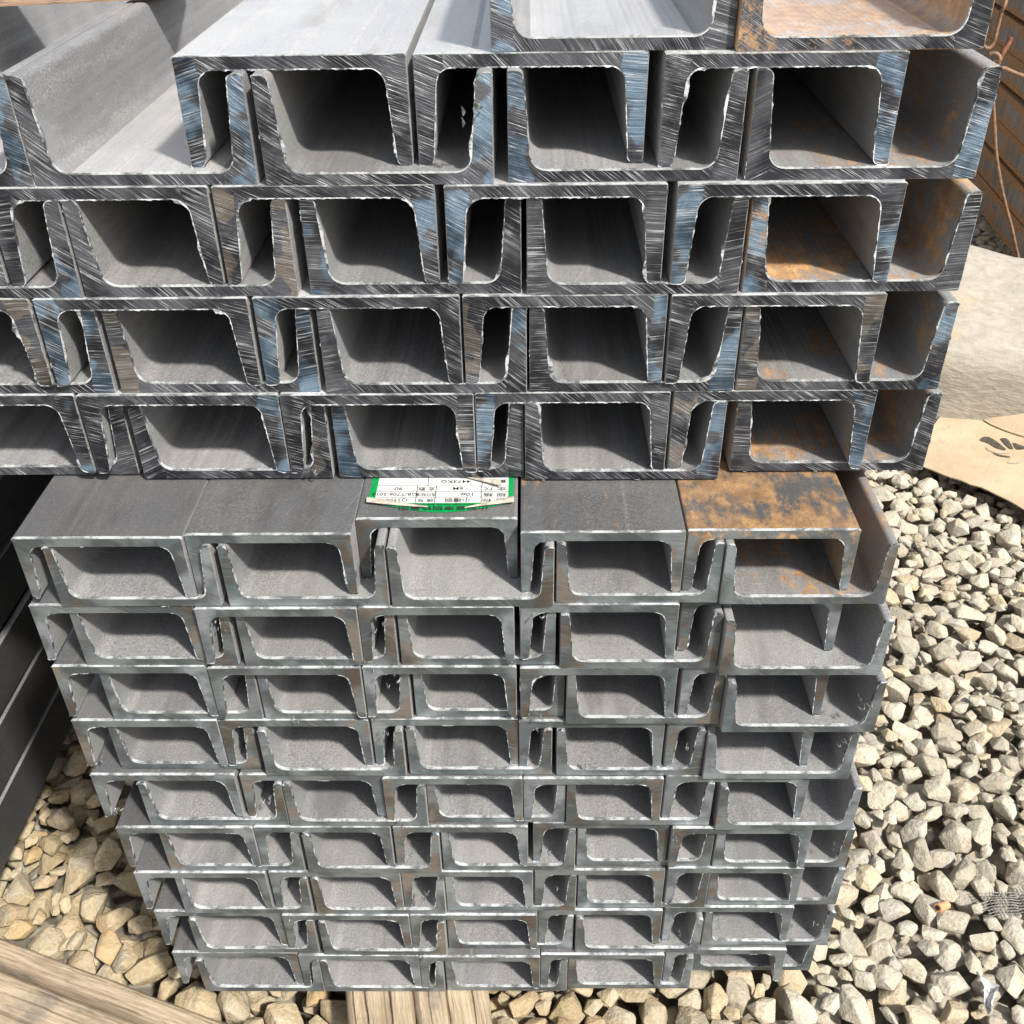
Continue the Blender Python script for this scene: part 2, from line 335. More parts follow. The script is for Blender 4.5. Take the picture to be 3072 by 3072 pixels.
# (stack 0 lower / 1 upper, U opening up / N opening down, row, column, x, y, z, width)
CH = [
(0,'N',1,0,0.0022,0.0030,0.4172,0.1010),(0,'N',1,1,0.1037,0.0064,0.4172,0.0992),(0,'N',1,2,0.2034,0.0215,0.4172,0.0974),(0,'N',1,3,0.3028,0.0068,0.4172,0.0974),(0,'N',1,4,0.4013,0.0083,0.4172,0.1015),
(0,'U',1,0,0.0188,0.0024,0.4172,0.0999),(0,'U',1,1,0.1231,0.0018,0.4172,0.0991),(0,'U',1,2,0.2238,0.0014,0.4172,0.0989),(0,'U',1,3,0.3242,0.0046,0.4172,0.0990),(0,'U',1,4,0.4238,0.0018,0.4172,0.1009),
(0,'N',2,0,-0.0027,0.0028,0.3651,0.1025),(0,'N',2,1,0.1012,0.0001,0.3651,0.1004),(0,'N',2,2,0.2021,0.0001,0.3651,0.0963),(0,'N',2,3,0.3019,0.0024,0.3651,0.0981),(0,'N',2,4,0.4015,0.0011,0.3651,0.0995),
(0,'U',2,0,0.0203,0.0041,0.3651,0.0997),(0,'U',2,1,0.1241,0.0033,0.3651,0.0994),(0,'U',2,2,0.2255,0.0047,0.3651,0.0989),(0,'U',2,3,0.3271,0.0010,0.3651,0.1002),(0,'U',2,4,0.4280,-0.0062,0.3651,0.1018),
(0,'N',3,0,-0.0028,0.0028,0.3129,0.1012),(0,'N',3,1,0.0993,0.0015,0.3129,0.0993),(0,'N',3,2,0.1996,0.0017,0.3129,0.0997),(0,'N',3,3,0.3016,0.0009,0.3129,0.1017),(0,'N',3,4,0.4048,-0.0056,0.3129,0.0950),
(0,'U',3,0,0.0251,0.0063,0.3129,0.1023),(0,'U',3,1,0.1287,0.0068,0.3129,0.1000),(0,'U',3,2,0.2309,0.0088,0.3129,0.1001),(0,'U',3,3,0.3321,0.0021,0.3129,0.1021),(0,'U',3,4,0.4347,-0.0066,0.3129,0.1011),
(0,'N',4,0,-0.0042,0.0049,0.2608,0.0996),(0,'N',4,1,0.0962,0.0047,0.2608,0.1021),(0,'N',4,2,0.1999,0.0063,0.2608,0.1000),(0,'N',4,3,0.3004,0.0047,0.2608,0.0987),(0,'N',4,4,0.3996,-0.0034,0.2608,0.0998),
(0,'U',4,0,0.0178,0.0077,0.2608,0.0997),(0,'U',4,1,0.1224,0.0015,0.2608,0.0989),(0,'U',4,2,0.2236,0.0020,0.2608,0.0994),(0,'U',4,3,0.3261,0.0014,0.2608,0.1008),(0,'U',4,4,0.4278,-0.0020,0.2608,0.1015),
(0,'N',5,0,-0.0036,0.0024,0.2086,0.1026),(0,'N',5,1,0.1024,0.0022,0.2086,0.1007),(0,'N',5,2,0.2039,-0.0005,0.2086,0.0986),(0,'N',5,3,0.3031,-0.0004,0.2086,0.0983),(0,'N',5,4,0.4023,-0.0021,0.2086,0.1007),
(0,'U',5,0,0.0293,-0.0008,0.2086,0.1025),(0,'U',5,1,0.1327,-0.0011,0.2086,0.1010),(0,'U',5,2,0.2342,0.0027,0.2086,0.0990),(0,'U',5,3,0.3340,-0.0000,0.2086,0.1039),(0,'U',5,4,0.4413,-0.0037,0.2086,0.0988),
(0,'N',6,0,0.0040,-0.0034,0.1565,0.1006),(0,'N',6,1,0.1051,-0.0028,0.1565,0.1004),(0,'N',6,2,0.2073,-0.0019,0.1565,0.0988),(0,'N',6,3,0.3099,0.0011,0.1565,0.0998),(0,'N',6,4,0.4113,-0.0025,0.1565,0.1016),
(0,'U',6,0,0.0340,-0.0025,0.1565,0.1029),(0,'U',6,1,0.1401,-0.0038,0.1565,0.1008),(0,'U',6,2,0.2422,-0.0025,0.1565,0.0991),(0,'U',6,3,0.3428,0.0022,0.1565,0.1012),(0,'U',6,4,0.4454,0.0016,0.1565,0.1006),
(0,'N',7,0,0.0057,-0.0033,0.1043,0.1005),(0,'N',7,1,0.1084,-0.0036,0.1043,0.1004),(0,'N',7,2,0.2095,-0.0034,0.1043,0.1004),(0,'N',7,3,0.3111,-0.0009,0.1043,0.0990),(0,'N',7,4,0.4125,0.0013,0.1043,0.1027),
(0,'U',7,0,0.0357,-0.0048,0.1043,0.1013),(0,'U',7,1,0.1400,-0.0049,0.1043,0.1017),(0,'U',7,2,0.2423,-0.0016,0.1043,0.1008),(0,'U',7,3,0.3447,0.0014,0.1043,0.1003),(0,'U',7,4,0.4462,0.0041,0.1043,0.1024),
(0,'N',8,0,0.0094,-0.0033,0.0522,0.1015),(0,'N',8,1,0.1118,-0.0065,0.0522,0.1002),(0,'N',8,2,0.2126,-0.0047,0.0522,0.1006),(0,'N',8,3,0.3139,-0.0013,0.0522,0.0981),(0,'N',8,4,0.4143,0.0013,0.0522,0.1013),
(0,'U',8,0,0.0365,-0.0061,0.0522,0.0993),(0,'U',8,1,0.1398,-0.0084,0.0522,0.1003),(0,'U',8,2,0.2412,-0.0023,0.0522,0.1009),(0,'U',8,3,0.3438,-0.0052,0.0522,0.1000),(0,'U',8,4,0.4467,0.0023,0.0522,0.1025),
(0,'N',9,0,0.0140,-0.0054,0.0000,0.1027),(0,'N',9,1,0.1181,-0.0088,0.0000,0.0984),(0,'N',9,2,0.2171,-0.0092,0.0000,0.0984),(0,'N',9,3,0.3162,-0.0074,0.0000,0.1002),(0,'N',9,4,0.4183,-0.0020,0.0000,0.0980),
(0,'U',9,0,0.0333,-0.0086,0.0000,0.1010),(0,'U',9,1,0.1351,-0.0084,0.0000,0.1009),(0,'U',9,2,0.2376,-0.0080,0.0000,0.1003),(0,'U',9,3,0.3389,-0.0056,0.0000,0.1020),(0,'U',9,4,0.4437,0.0110,0.0000,0.1019),
(1,'U',0,0,0.2896,0.0756,0.7186,0.1214),(1,'U',0,1,0.4115,0.0704,0.7186,0.1222),
(1,'N',1,2,0.1280,0.0748,0.6566,0.1189),(1,'N',1,3,0.2500,0.0744,0.6566,0.1191),(1,'N',1,4,0.3763,0.0684,0.6566,0.1205),
(1,'U',1,0,-0.0802,0.0763,0.6566,0.1200),(1,'U',1,1,0.0416,0.0733,0.6566,0.1213),(1,'U',1,2,0.1696,0.0645,0.6566,0.1205),(1,'U',1,3,0.2976,0.0654,0.6566,0.1207),(1,'U',1,4,0.4223,0.0666,0.6566,0.1212),
(1,'N',2,0,-0.1047,0.0633,0.5946,0.1200),(1,'N',2,1,0.0178,0.0633,0.5947,0.1200),(1,'N',2,2,0.1399,0.0622,0.5947,0.1187),(1,'N',2,3,0.2636,0.0605,0.5947,0.1179),(1,'N',2,4,0.3864,0.0598,0.5947,0.1196),
(1,'U',2,0,-0.0672,0.0709,0.5947,0.1200),(1,'U',2,1,0.0555,0.0680,0.5947,0.1220),(1,'U',2,2,0.1853,0.0635,0.5947,0.1189),(1,'U',2,3,0.3071,0.0643,0.5947,0.1187),(1,'U',2,4,0.4279,0.0649,0.5947,0.1215),
(1,'N',3,0,-0.0951,0.0617,0.5327,0.1200),(1,'N',3,1,0.0277,0.0600,0.5327,0.1218),(1,'N',3,2,0.1524,0.0602,0.5327,0.1168),(1,'N',3,3,0.2708,0.0597,0.5327,0.1154),(1,'N',3,4,0.3880,0.0601,0.5327,0.1198),
(1,'U',3,0,-0.0610,0.0661,0.5327,0.1200),(1,'U',3,1,0.0629,0.0657,0.5327,0.1202),(1,'U',3,2,0.1871,0.0632,0.5327,0.1198),(1,'U',3,3,0.3085,0.0636,0.5327,0.1210),(1,'U',3,4,0.4317,0.0666,0.5327,0.1205),
(1,'N',4,0,-0.0855,0.0625,0.4707,0.1200),(1,'N',4,1,0.0364,0.0604,0.4707,0.1215),(1,'N',4,2,0.1589,0.0599,0.4707,0.1161),(1,'N',4,3,0.2757,0.0605,0.4707,0.1168),(1,'N',4,4,0.3945,0.0616,0.4707,0.1207),
(1,'U',4,0,-0.0612,0.0685,0.4707,0.1200),(1,'U',4,1,0.0639,0.0631,0.4707,0.1204),(1,'U',4,2,0.1880,0.0640,0.4707,0.1166),(1,'U',4,3,0.3055,0.0611,0.4707,0.1211),(1,'U',4,4,0.4348,0.0696,0.4707,0.1223),
]

ORD = ['', 'first', 'second', 'third', 'fourth', 'fifth', 'sixth', 'seventh', 'eighth', 'ninth']
RUST = {(1, 'U', 0, 0): .32, (1, 'U', 0, 1): .95, (1, 'N', 1, 4): .34, (1, 'U', 1, 4): .66, (1, 'N', 2, 4): .38, (1, 'U', 2, 4): .78,
        (1, 'N', 3, 4): .42, (1, 'U', 3, 4): .66, (1, 'N', 4, 4): .5, (1, 'U', 4, 4): .70, (1, 'U', 4, 3): .44,
        (0, 'N', 1, 4): .9, (0, 'N', 1, 3): .50, (0, 'U', 1, 4): .66, (0, 'U', 1, 3): .1, (0, 'U', 3, 0): .3, (0, 'N', 3, 0): .2}
cols = {}
for t_ in CH: cols.setdefault((t_[0], t_[1], t_[2]), []).append(t_[3])
THINGS = {}
for i, (st, kd, row, cl, x, y, z, W) in enumerate(CH):
    if st == 1 and kd == 'U' and 0 < row < 4:
        yb = [q[5] for q in CH if q[:3] == (1, 'N', row+1)]; y2 = min(y, sum(yb)/len(yb)+rnd.uniform(.0, .003)); s_ = (y2+.4789)/(y+.4789)
        x, W, y = CAM.x+(x-CAM.x)*s_, W*s_, y2
    if st == 0 and kd == 'N' and cl == 4 and row in (2, 3, 4, 5):
        dy = (.0085, .0085, .0085, .004)[row-2]; s_ = (y+dy+.4789)/(y+.4789); x, y = CAM.x+(x-CAM.x)*s_, y+dy
    pale = st == 1 and (row == 0 or (kd, row, cl) in (('U', 1, 1), ('U', 1, 0)))  # trough floors that get the painted sky sheen
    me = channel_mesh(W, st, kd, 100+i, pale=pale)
    o = ob('steel_channel', me, (x, y, z))
    y_ = y+rnd.uniform(-.0008, .0008); o.location.y = y_
    ru = RUST.get((st, kd, row, cl), 0)
    o.color = (rnd.uniform(.86, 1.1)*(.58 if (st, kd, row, cl) == (0, 'N', 1, 4) else .95 if st == 0 and kd == 'U' else 1), ru, rnd.uniform(0, 1), 1)
    ks = cols[(st, kd, row)]; k = ks.index(cl); n = len(ks)
    place = 'leftmost' if k == 0 else 'rightmost' if k == n-1 else \
        ('%s from left' % ORD[k+1] if k < n/2 else '%s from right' % ORD[n-k])
    if st == 1: rowname = 'topmost row' if row == 0 else '%s row down' % ORD[row+1]
    else: rowname = 'bottom row' if row == 9 else '%s row down' % ORD[row]
    look = ('large ' if st else 'small ')+('rusty ' if ru > .4 else 'grey ' if not st else 'dark ')
    how = 'channel opening upward' if kd == 'U' else 'channel opening downward'
    tag(o, '%s%s, %s, %s, %s stack' % (look, how, place, rowname, 'upper' if st else 'lower'), 'steel channel',
        'large channels of the upper stack' if st else 'small channels of the lower stack')
    if (st, kd, row, cl) == (0, 'N', 1, 2):
        o['label'] = 'small recessed channel with the green and white paper label stuck on top'
    THINGS[(st, kd, row, cl)] = o
# shaded neighbouring stack on the left, seen from its right side
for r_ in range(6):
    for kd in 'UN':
        me = channel_mesh(.12, 1, kd, 900+r_, L=5.5, detail=False, mats=[M_DARK, M_CUT1, M_BURR, M_IN], tips=True)  # tips keep the lighter scale, painting the lit edge lines
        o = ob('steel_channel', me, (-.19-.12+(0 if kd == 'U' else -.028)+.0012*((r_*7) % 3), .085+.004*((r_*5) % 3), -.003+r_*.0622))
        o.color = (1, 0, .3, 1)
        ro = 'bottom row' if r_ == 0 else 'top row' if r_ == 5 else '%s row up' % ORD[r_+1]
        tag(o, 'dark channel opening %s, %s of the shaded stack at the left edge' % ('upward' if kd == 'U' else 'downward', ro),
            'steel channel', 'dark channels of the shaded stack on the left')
# rusty stack at the upper right, standing at an angle
def mat_rusty():
    m = NT('rusty_channel_side'); c = m.coord(); c0 = m.coord(False)
    z = m.n('SeparateXYZ', {0: c0}).outputs[2]
    n = m.noise(m.xf(c, scale=(1, .35, 1)), 40, 5, .65); st = m.noise(m.xf(c, scale=(1, 1, .12)), 55, 4, .7)
    e = m.math('ADD', m.ramp(z, .046, .050), m.ramp(z, .014, .009))
    mask = m.math('ADD', m.math('MULTIPLY', e, m.ramp(n, .25, .5)), m.math('MULTIPLY', m.ramp(n, .47, .62), .8), clamp=True)
    g = m.mix(m.ramp(st, .35, .65), (.20, .18, .155), (.32, .295, .26))
    rc = m.mix(m.ramp(m.noise(c, 150, 4), .3, .7), (.30, .15, .065), (.50, .28, .125))
    m.P(Base_Color=m.mix(mask, g, rc), Roughness=.8); m.bump(n, .4, .002); return m.m
M_RUSTY = mat_rusty()
SPEC_R = dict(t=.007, tt=.0075, tr=.011, r=.008)
rot = -math.atan2(.0925, .9957)
for k in range(9):
    kd = 'UN'[k % 2]
    P = profile(.14, .062, **SPEC_R); n = len(P)
    f = (lambda x, z: (x, z)) if kd == 'U' else (lambda x, z: (x, .062-z))
    vs = [(f(x, z)[0], y, f(x, z)[1]) for y in (0, 6) for (x, z, *_ ) in P]
    fs = [((i+1) % n, i, n+i, n+(i+1) % n) for i in range(n)]+[tuple(range(n)), tuple(range(2*n-1, n-1, -1))]
    if kd == 'N': fs = [tuple(reversed(q)) for q in fs]
    o = ob('rusty_channel', mesh('rusty_channel', vs, fs, [M_RUSTY], smooth=28))
    s0 = -.06+.01*((k*3) % 4)
    o.location = (1.3567+.0925*s0+.002*((k*5) % 3), 1.6016+.9957*s0, -.030+.0685*k+(.003 if k % 2 == 0 else -.0015))
    o.rotation_euler.z = rot
    ro = ['lowest', 'second lowest', 'third lowest', 'fourth lowest', 'middle', 'fourth highest', 'third highest', 'second highest', 'highest'][k]
    tag(o, '%s rust-banded channel in the slanting rusty stack at the upper right' % ro, 'steel channel', 'rusty channels of the slanting stack')

# ------------------------------------------------------------- timber
def mat_wood(name, a, b, dark):
    m = NT(name); c = m.coord()
    wv = m.noise(c, 6, 2, out=1)
    cw = m.n('VectorMath', {0: c, 1: m.n('VectorMath', {0: wv, 3: .012}, operation='SCALE').outputs[0]}, operation='ADD').outputs[0]
    gr = m.noise(m.xf(cw, scale=(.05, 1, 1)), 420, 5, .7); g2 = m.noise(m.xf(cw, scale=(.035, 1, 1)), 120, 4, .65)
    fib = m.noise(m.xf(c, scale=(.12, 1, 1)), 900, 3, .7)
    base = m.mix(m.ramp(gr, .3, .68), a, b)
    base = m.mix(m.ramp(g2, .56, .66, 0, .75), base, dark)
    base = m.mix(m.ramp(m.noise(m.xf(c, scale=(.4, 1, 1)), 28, 4), .5, .72, 0, .6), base, tuple(v*.62 for v in a))
    base = m.mix(m.ramp(fib, .6, .8, 0, .5), base, tuple(min(1, v*1.35) for v in b))
    dirt = m.noise(c, 16, 5, .65); base = m.mix(m.ramp(dirt, .52, .68, 0, .65), base, (.13, .115, .095))
    kn = m.n('TexVoronoi', {'Vector': m.xf(c, scale=(.55, 1, 1)), 'Scale': 17.0}).outputs[0]
    base = m.mix(m.ramp(kn, .10, .055, 0, .8), base, (.10, .055, .03))
    m.P(Base_Color=base, Roughness=.85)
    m.bump(m.math('ADD', gr, m.math('MULTIPLY', fib, .7)), .7, .0016); return m.m
M_W1 = mat_wood('weathered_timber', (.27, .205, .13), (.45, .37, .265), (.14, .09, .05))
M_W2 = mat_wood('split_timber', (.25, .185, .12), (.43, .35, .25), (.10, .06, .035))
def plank(name, a, b, wid, thick, ztop, mat, seed, label, splits=()):
    """timber running from a to b (xy centre line), waney edges, split cracks as real grooves"""
    a, b = Vector(a), Vector(b); L = (b-a).length; ang = math.atan2(b.y-a.y, b.x-a.x)
    nx = max(30, int(L/.004)); ny = 26; vs, fs = [], []
    hw = wid/2
    def top(u, v):
        z = .0018*mn.noise(Vector((u*9, v*70, seed)))+.0007*mn.noise(Vector((u*40, v*300, seed+5)))
        ed = (1-abs(v)/hw)*hw
        if ed < .006: z -= (.006-ed)**2/.012*2.6
        for (v0, dep, wdt, ph) in splits:
            vc = v0+.0022*mn.noise(Vector((u*14, ph, 1)))+.0008*mn.noise(Vector((u*70, ph, 2)))
            dd = abs(v-vc)/wdt
            if dd < 1: z -= dep*(1-dd)*(.6+.8*abs(mn.noise(Vector((u*12, ph, 9)))))
        return z
    # rows of v denser round the splits
    vv = sorted(set([round(-hw+wid*i/ny, 5) for i in range(ny+1)]+[round(v0+k*wdt*.35, 5) for (v0, dep, wdt, ph) in splits for k in range(-8, 9)]))
    vv = [v for v in vv if abs(v) <= hw+1e-6]
    m_ = len(vv)
    for i in range(nx+1):
        u = L*i/nx; e1 = .0016*mn.noise(Vector((u*20, seed, 3)))+.0006*mn.noise(Vector((u*110, seed, 3))); e2 = .0016*mn.noise(Vector((u*20, seed, 8)))
        for v in vv:
            v2 = v+(e1 if v > 0 else e2)*abs(v)/hw
            vs.append((u, v2, top(u, v)))
        vs.append((u, hw+e1*.5, -thick)); vs.append((u, -hw+e2*.5, -thick))
    q = m_+2
    for i in range(nx):
        for j in range(m_-1): fs.append((i*q+j, (i+1)*q+j, (i+1)*q+j+1, i*q+j+1))
        fs.append((i*q+m_-1, (i+1)*q+m_-1, (i+1)*q+m_, i*q+m_))
        fs.append((i*q+m_, (i+1)*q+m_, (i+1)*q+m_+1, i*q+m_+1))
        fs.append((i*q+m_+1, (i+1)*q+m_+1, (i+1)*q, i*q))
    fs.append(tuple(range(q))[::-1]); fs.append(tuple(range(nx*q, nx*q+q)))
    bmx = bmesh.new(); me = mesh(name, vs, fs, [mat]); bmx.from_mesh(me); bmesh.ops.recalc_face_normals(bmx, faces=bmx.faces); bmx.to_mesh(me); bmx.free()
    me.shade_smooth(); me.set_sharp_from_angle(angle=R(40))
    o = ob(name, me, (a.x, a.y, ztop)); o.rotation_euler.z = ang
    return tag(o, label, 'timber', 'timbers lying at the stack foot')
plank('timber', (.2228, -.215), (.1148, .30), .0560, .078, -.0012, M_W1, 3, 'pale cracked timber under the bottom row, left one of the two side by side', ((-.008, .006, .0013, 1.0), (.012, .005, .001, 4.0), (.021, .005, .0008, 6.5)))
plank('timber', (.2810, -.215), (.1800, .30), .0625, .078, -.0015, M_W1, 11, 'pale cracked timber under the bottom row, right one of the two side by side', ((.004, .004, .0012, 2.0), (-.017, .003, .001, 7.0), (.019, .002, .0009, 6.0)))
dA = Vector((.9446, -.3282))
pA = Vector((-.1906, .0591)); nA = Vector((.3282, .9446))
plank('timber', pA-dA*.45, pA+dA*.29, .0198, .046, -.041, M_W2, 21, 'brown weathered plank on the gravel at lower left, far side of the crack', ((.004, .003, .0008, 3.0), (-.006, .002, .0006, 13.0)))
pB = pA-nA*.0362
plank('timber', pB-dA*.45, pB+dA*.40,   .0440, .046, -.0445, M_W2, 33, 'brown weathered plank on the gravel at lower left, near side of the crack', ((-.012, .006, .0014, 5.0), (.014, .004, .0010, 8.0), (.003, .003, .0007, 18.0)))
# board over the upper stack at the top-left corner
def board():
    o = plank('wooden_board', (-.4337, .198), (.072, .316), .07, .022, .7355, M_BOARD, 55, 'brown board lying across the upper stack at the top left corner')
    o['category'] = 'board'; del o['group']; return o
M_BOARD = mat_wood('brown_board', (.24, .15, .095), (.34, .23, .15), (.15, .09, .05))
board()

# ------------------------------------------------------------- gravel: stones dropped on a height map
import numpy as np
def stone_mesh(seed, bev):
    rg = random.Random(seed); ax = Vector((1, rg.uniform(.6, .88), rg.uniform(.45, .68)))
    bm = bmesh.new()
    for i in range(rg.randint(12, 18)):
        d = Vector((rg.gauss(0, 1), rg.gauss(0, 1), rg.gauss(0, 1))).normalized()*rg.uniform(.86, 1.08)
        bm.verts.new((d.x*ax.x, d.y*ax.y, d.z*ax.z))
    r_ = bmesh.ops.convex_hull(bm, input=bm.verts[:])
    bmesh.ops.delete(bm, geom=[g for g in set(r_['geom_unused']+r_['geom_interior']) if isinstance(g, bmesh.types.BMVert) and g.is_valid], context='VERTS')
    bmesh.ops.dissolve_limit(bm, angle_limit=R(16), verts=bm.verts[:], edges=bm.edges[:])
    if bev:
        bmesh.ops.bevel(bm, geom=bm.edges[:]+bm.verts[:], offset=.05, segments=2, profile=.6, affect='EDGES')
    bmesh.ops.triangulate(bm, faces=bm.faces[:])
    if bev:
        o = Vector((seed*3.1, 0, 0))
        for v in bm.verts: v.co *= 1+.05*mn.noise(v.co*2.2+o)
    bmesh.ops.recalc_face_normals(bm, faces=bm.faces[:])
    me = bpy.data.meshes.new('stone'); bm.to_mesh(me); bm.free(); me.materials.append(M_STONE)
    me.shade_smooth(); me.set_sharp_from_angle(angle=R(38 if bev else 24)); return me, ax
NV = 30
hi = [stone_mesh(s, True) for s in range(NV)]; lo = [h_[0] for h_ in hi]
X0, Y0, CS = -.46, -.26, .004
NX, NY = int(2.3/CS), int(2.5/CS)
hm = np.full((NY, NX), GZ-.012); idm = np.full((NY, NX), -1, int)
blocks = []          # footprints kept free of stones: (centre line a, b, half width)
def seg_d(p, a, b):
    ab = (b[0]-a[0], b[1]-a[1]); t = max(0, min(1, ((p[0]-a[0])*ab[0]+(p[1]-a[1])*ab[1])/(ab[0]**2+ab[1]**2)))
    return math.hypot(p[0]-a[0]-ab[0]*t, p[1]-a[1]-ab[1]*t)
blocks = [((.2235, -.215), (.1155, .30), .040), ((.2810, -.215), (.1800, .30), .042),
          (pA-dA*.45, pA+dA*.29, .020), (pB-dA*.45, pB+dA*.40, .030)]
def allowed(x, y):
    if x < -.30: return False
    if x < -.3 or (x < .1 and y > 1.2): return False
    if .06 < x < .44 and y > .22: return False
    if x < -.46 or x > 1.50 or y < -.25 or y > 2.0 or (y < .1 and x > 1.05): return False
    if x > 1.33+.0929*(y-1.6)+.05 and y > .5: return False
    if y > 1.15 and x < .55: return False
    return all(seg_d((x, y), a, b) > h for a, b, h in blocks)
stones = []
rs = random.Random(5)
def drop(x, y, r, tilt=.32):
    k = rs.randrange(NV); ax = hi[k][1]
    q = Quaternion((0, 0, 1), rs.uniform(0, 6.283)) @ Quaternion(Vector((rs.gauss(0, 1), rs.gauss(0, 1), 0)).normalized(), rs.gauss(0, tilt))
    ex, ey = r*.86, r*.86
    i0, i1 = int((x-ex-X0)/CS), int((x+ex-X0)/CS)+1; j0, j1 = int((y-ey-Y0)/CS), int((y+ey-Y0)/CS)+1
    if i0 < 0 or j0 < 0 or i1 > NX or j1 > NY: return
    X = (np.arange(i0, i1)+.5)*CS+X0-x; Y = (np.arange(j0, j1)+.5)*CS+Y0-y
    # ellipsoid extents from the rotated axes
    M = np.array(q.to_matrix()) @ np.diag([ax.x*r*.92, ax.y*r*.92, ax.z*r*.92]); A = np.linalg.inv(M @ M.T)
    XX, YY = np.meshgrid(X, Y)
    b = A[0, 2]*XX+A[1, 2]*YY; c = A[0, 0]*XX**2+2*A[0, 1]*XX*YY+A[1, 1]*YY**2-1
    D = b*b-A[2, 2]*c; ok = D > 0
    if ok.sum() < 3: return
    sD = np.sqrt(np.where(ok, D, 0)); top = (-b+sD)/A[2, 2]; bot = (-b-sD)/A[2, 2]
    sub = hm[j0:j1, i0:i1]
    z = np.percentile((sub-bot)[ok], 76)
    if z > GZ+(.010 if (x > .90 and y > 1.50-.93*(x-.20) and y < 1.05) else .027): return
    t = np.where(ok, z+top, -9); up = t > sub
    sub[up] = t[up]; idm[j0:j1, i0:i1][up] = len(stones)
    stones.append((x, y, float(z), r*.95, q, k))
for layer, (n, a, b) in enumerate(((9000, .017, .0235), (13000, .016, .0262), (12000, .009, .015))):
    for i in range(n):
        x, y = rs.uniform(-.3, 1.5), rs.uniform(-.25, 2.0)
        if y > 1.3 and rs.random() < .5: continue
        if allowed(x, y): drop(x, y, rs.uniform(a, b)*(1.12 if x < .2 else 1))
for rnd_ in range(5):                 # fill the hollows that are left
    low = np.argwhere(hm < GZ+.006+.002*rnd_); lx, ly = X0+low[:, 1]*CS, Y0+low[:, 0]*CS
    low = low[~((lx > .06) & (lx < .44) & (ly > .22)) & (lx > -.3) & (lx < 1.45) & (ly < 1.9) & ~((lx < .2) & (ly > .9)) & ~((lx > .2) & (lx < .5) & (ly > .22))]
    for q_ in rs.sample(range(len(low)), min(4500, len(low))):
        j_, i_ = low[q_]; x, y = X0+i_*CS, Y0+j_*CS
        if allowed(x, y) and hm[j_, i_] < GZ+.016: drop(x, y, rs.uniform(.009, .0165))
cnt = np.bincount(idm[idm >= 0].ravel(), minlength=len(stones))
def shows(s, c):
    x, y, z = s[:3]; d = Vector((x, y, z))-CAM; dz = d.dot(FW)
    if dz <= 0: return 0
    px, py = 1536+FPX*d.dot(RT)/dz, 1536-FPX*d.dot(UP)/dz
    if not (-10 < px < 3082 and -10 < py < 3082): return 0
    for (bx0, bx1, by0, by1, bz0, bz1) in ((.035, .535, .0, 6, 0, .47), (-.18, .545, .065, 6, .47, .71), (-.3, -.19, .09, 6, 0, .37), (.88, 1.5, .98, 1.4, -.08, .08)):
        for f in range(1, 60):
            p = CAM+d*(f/60.0)
            if bx0 < p.x < bx1 and by0 < p.y < by1 and bz0 < p.z < bz1: return 0
    if x > .91 and .74 < y < 1.0 and y > 2.3-1.65*x: return 0
    return c/dz**2
sco = [shows(s, cnt[i]) for i, s in enumerate(stones)]
order = sorted(range(len(stones)), key=lambda i: -sco[i])
big = set(order[:298])
MV, MF, MM = [], [], []
base = [(np.array([v.co[:] for v in m.vertices]), [tuple(p.vertices) for p in m.polygons]) for m in lo]
off = 0; VV, FF = [], []
for i, (x, y, z, r, q, k) in enumerate(stones):
    if i in big:
        o = ob('stone', hi[k][0], (x, y, z), GROUND); o.rotation_mode = 'QUATERNION'; o.rotation_quaternion = q; o.scale = (r, r, r)
    elif cnt[i] > 0:
        v, f = base[k]; w_ = v @ np.array(q.to_matrix()).T*r+np.array([x, y, z])
        VV.append(w_); FF.append(np.array(f)+off); off += len(v)
me = bpy.data.meshes.new('gravel'); V = np.concatenate(VV); F = np.concatenate(FF)
me.vertices.add(len(V)); me.vertices.foreach_set('co', V.ravel())
me.loops.add(F.size); me.loops.foreach_set('vertex_index', F.ravel().astype(np.int32))
me.polygons.add(len(F)); me.polygons.foreach_set('loop_start', np.arange(0, F.size, 3, dtype=np.int32))
me.update(calc_edges=True); me.materials.append(M_STONE); me.shade_smooth(); me.set_sharp_from_angle(angle=R(33))
tag(ob('gravel', me, parent=GROUND), kind='stuff')
print('stones', len(stones), 'kept', len(VV))

# ------------------------------------------------------------- pale stone block
def rock():
    bm = bmesh.new(); bmesh.ops.create_cube(bm, size=2)
    bmesh.ops.subdivide_edges(bm, edges=bm.edges[:], cuts=22, use_grid_fill=True)
    for v in bm.verts:
        p = v.co.copy(); k = (abs(p.x)**7+abs(p.y)**7+abs(p.z)**5)**(-1/6.0); p = p*k
        p = Vector((p.x*.33, p.y*.215, p.z*.105)); nn = p.normalized()
        p += nn*(.022*mn.noise(p*4+Vector((3, 0, 0)))+.007*mn.noise(p*14)+.0022*mn.noise(p*45)); v.co = p
    me = bpy.data.meshes.new('stone_block'); bm.to_mesh(me); bm.free()
    m = NT('pale_rough_stone'); c = m.coord()
    n = m.noise(c, 7, 5, .6); n2 = m.noise(m.xf(c, scale=(1, 1, 3)), 38, 6, .65)
    b = m.mix(m.ramp(n2, .3, .7), (.27, .245, .20), (.36, .33, .28))
    b = m.mix(m.ramp(n, .5, .66, 0, .5), b, (.42, .33, .19)); b = m.mix(m.ramp(m.noise(c, 90, 4), .55, .75, 0, .4), b, (.27, .245, .20))
    m.P(Base_Color=b, Roughness=.95); m.bump(n2, .6, .006)
    me.materials.append(m.m); me.shade_smooth()
    o = ob('stone_block', me, (1.20, 1.19, -.012)); o.rotation_euler = (R(3), R(4), R(-14))
    tag(o, 'large pale rough stone block lying on the gravel behind the cardboard', 'stone block')
rock()

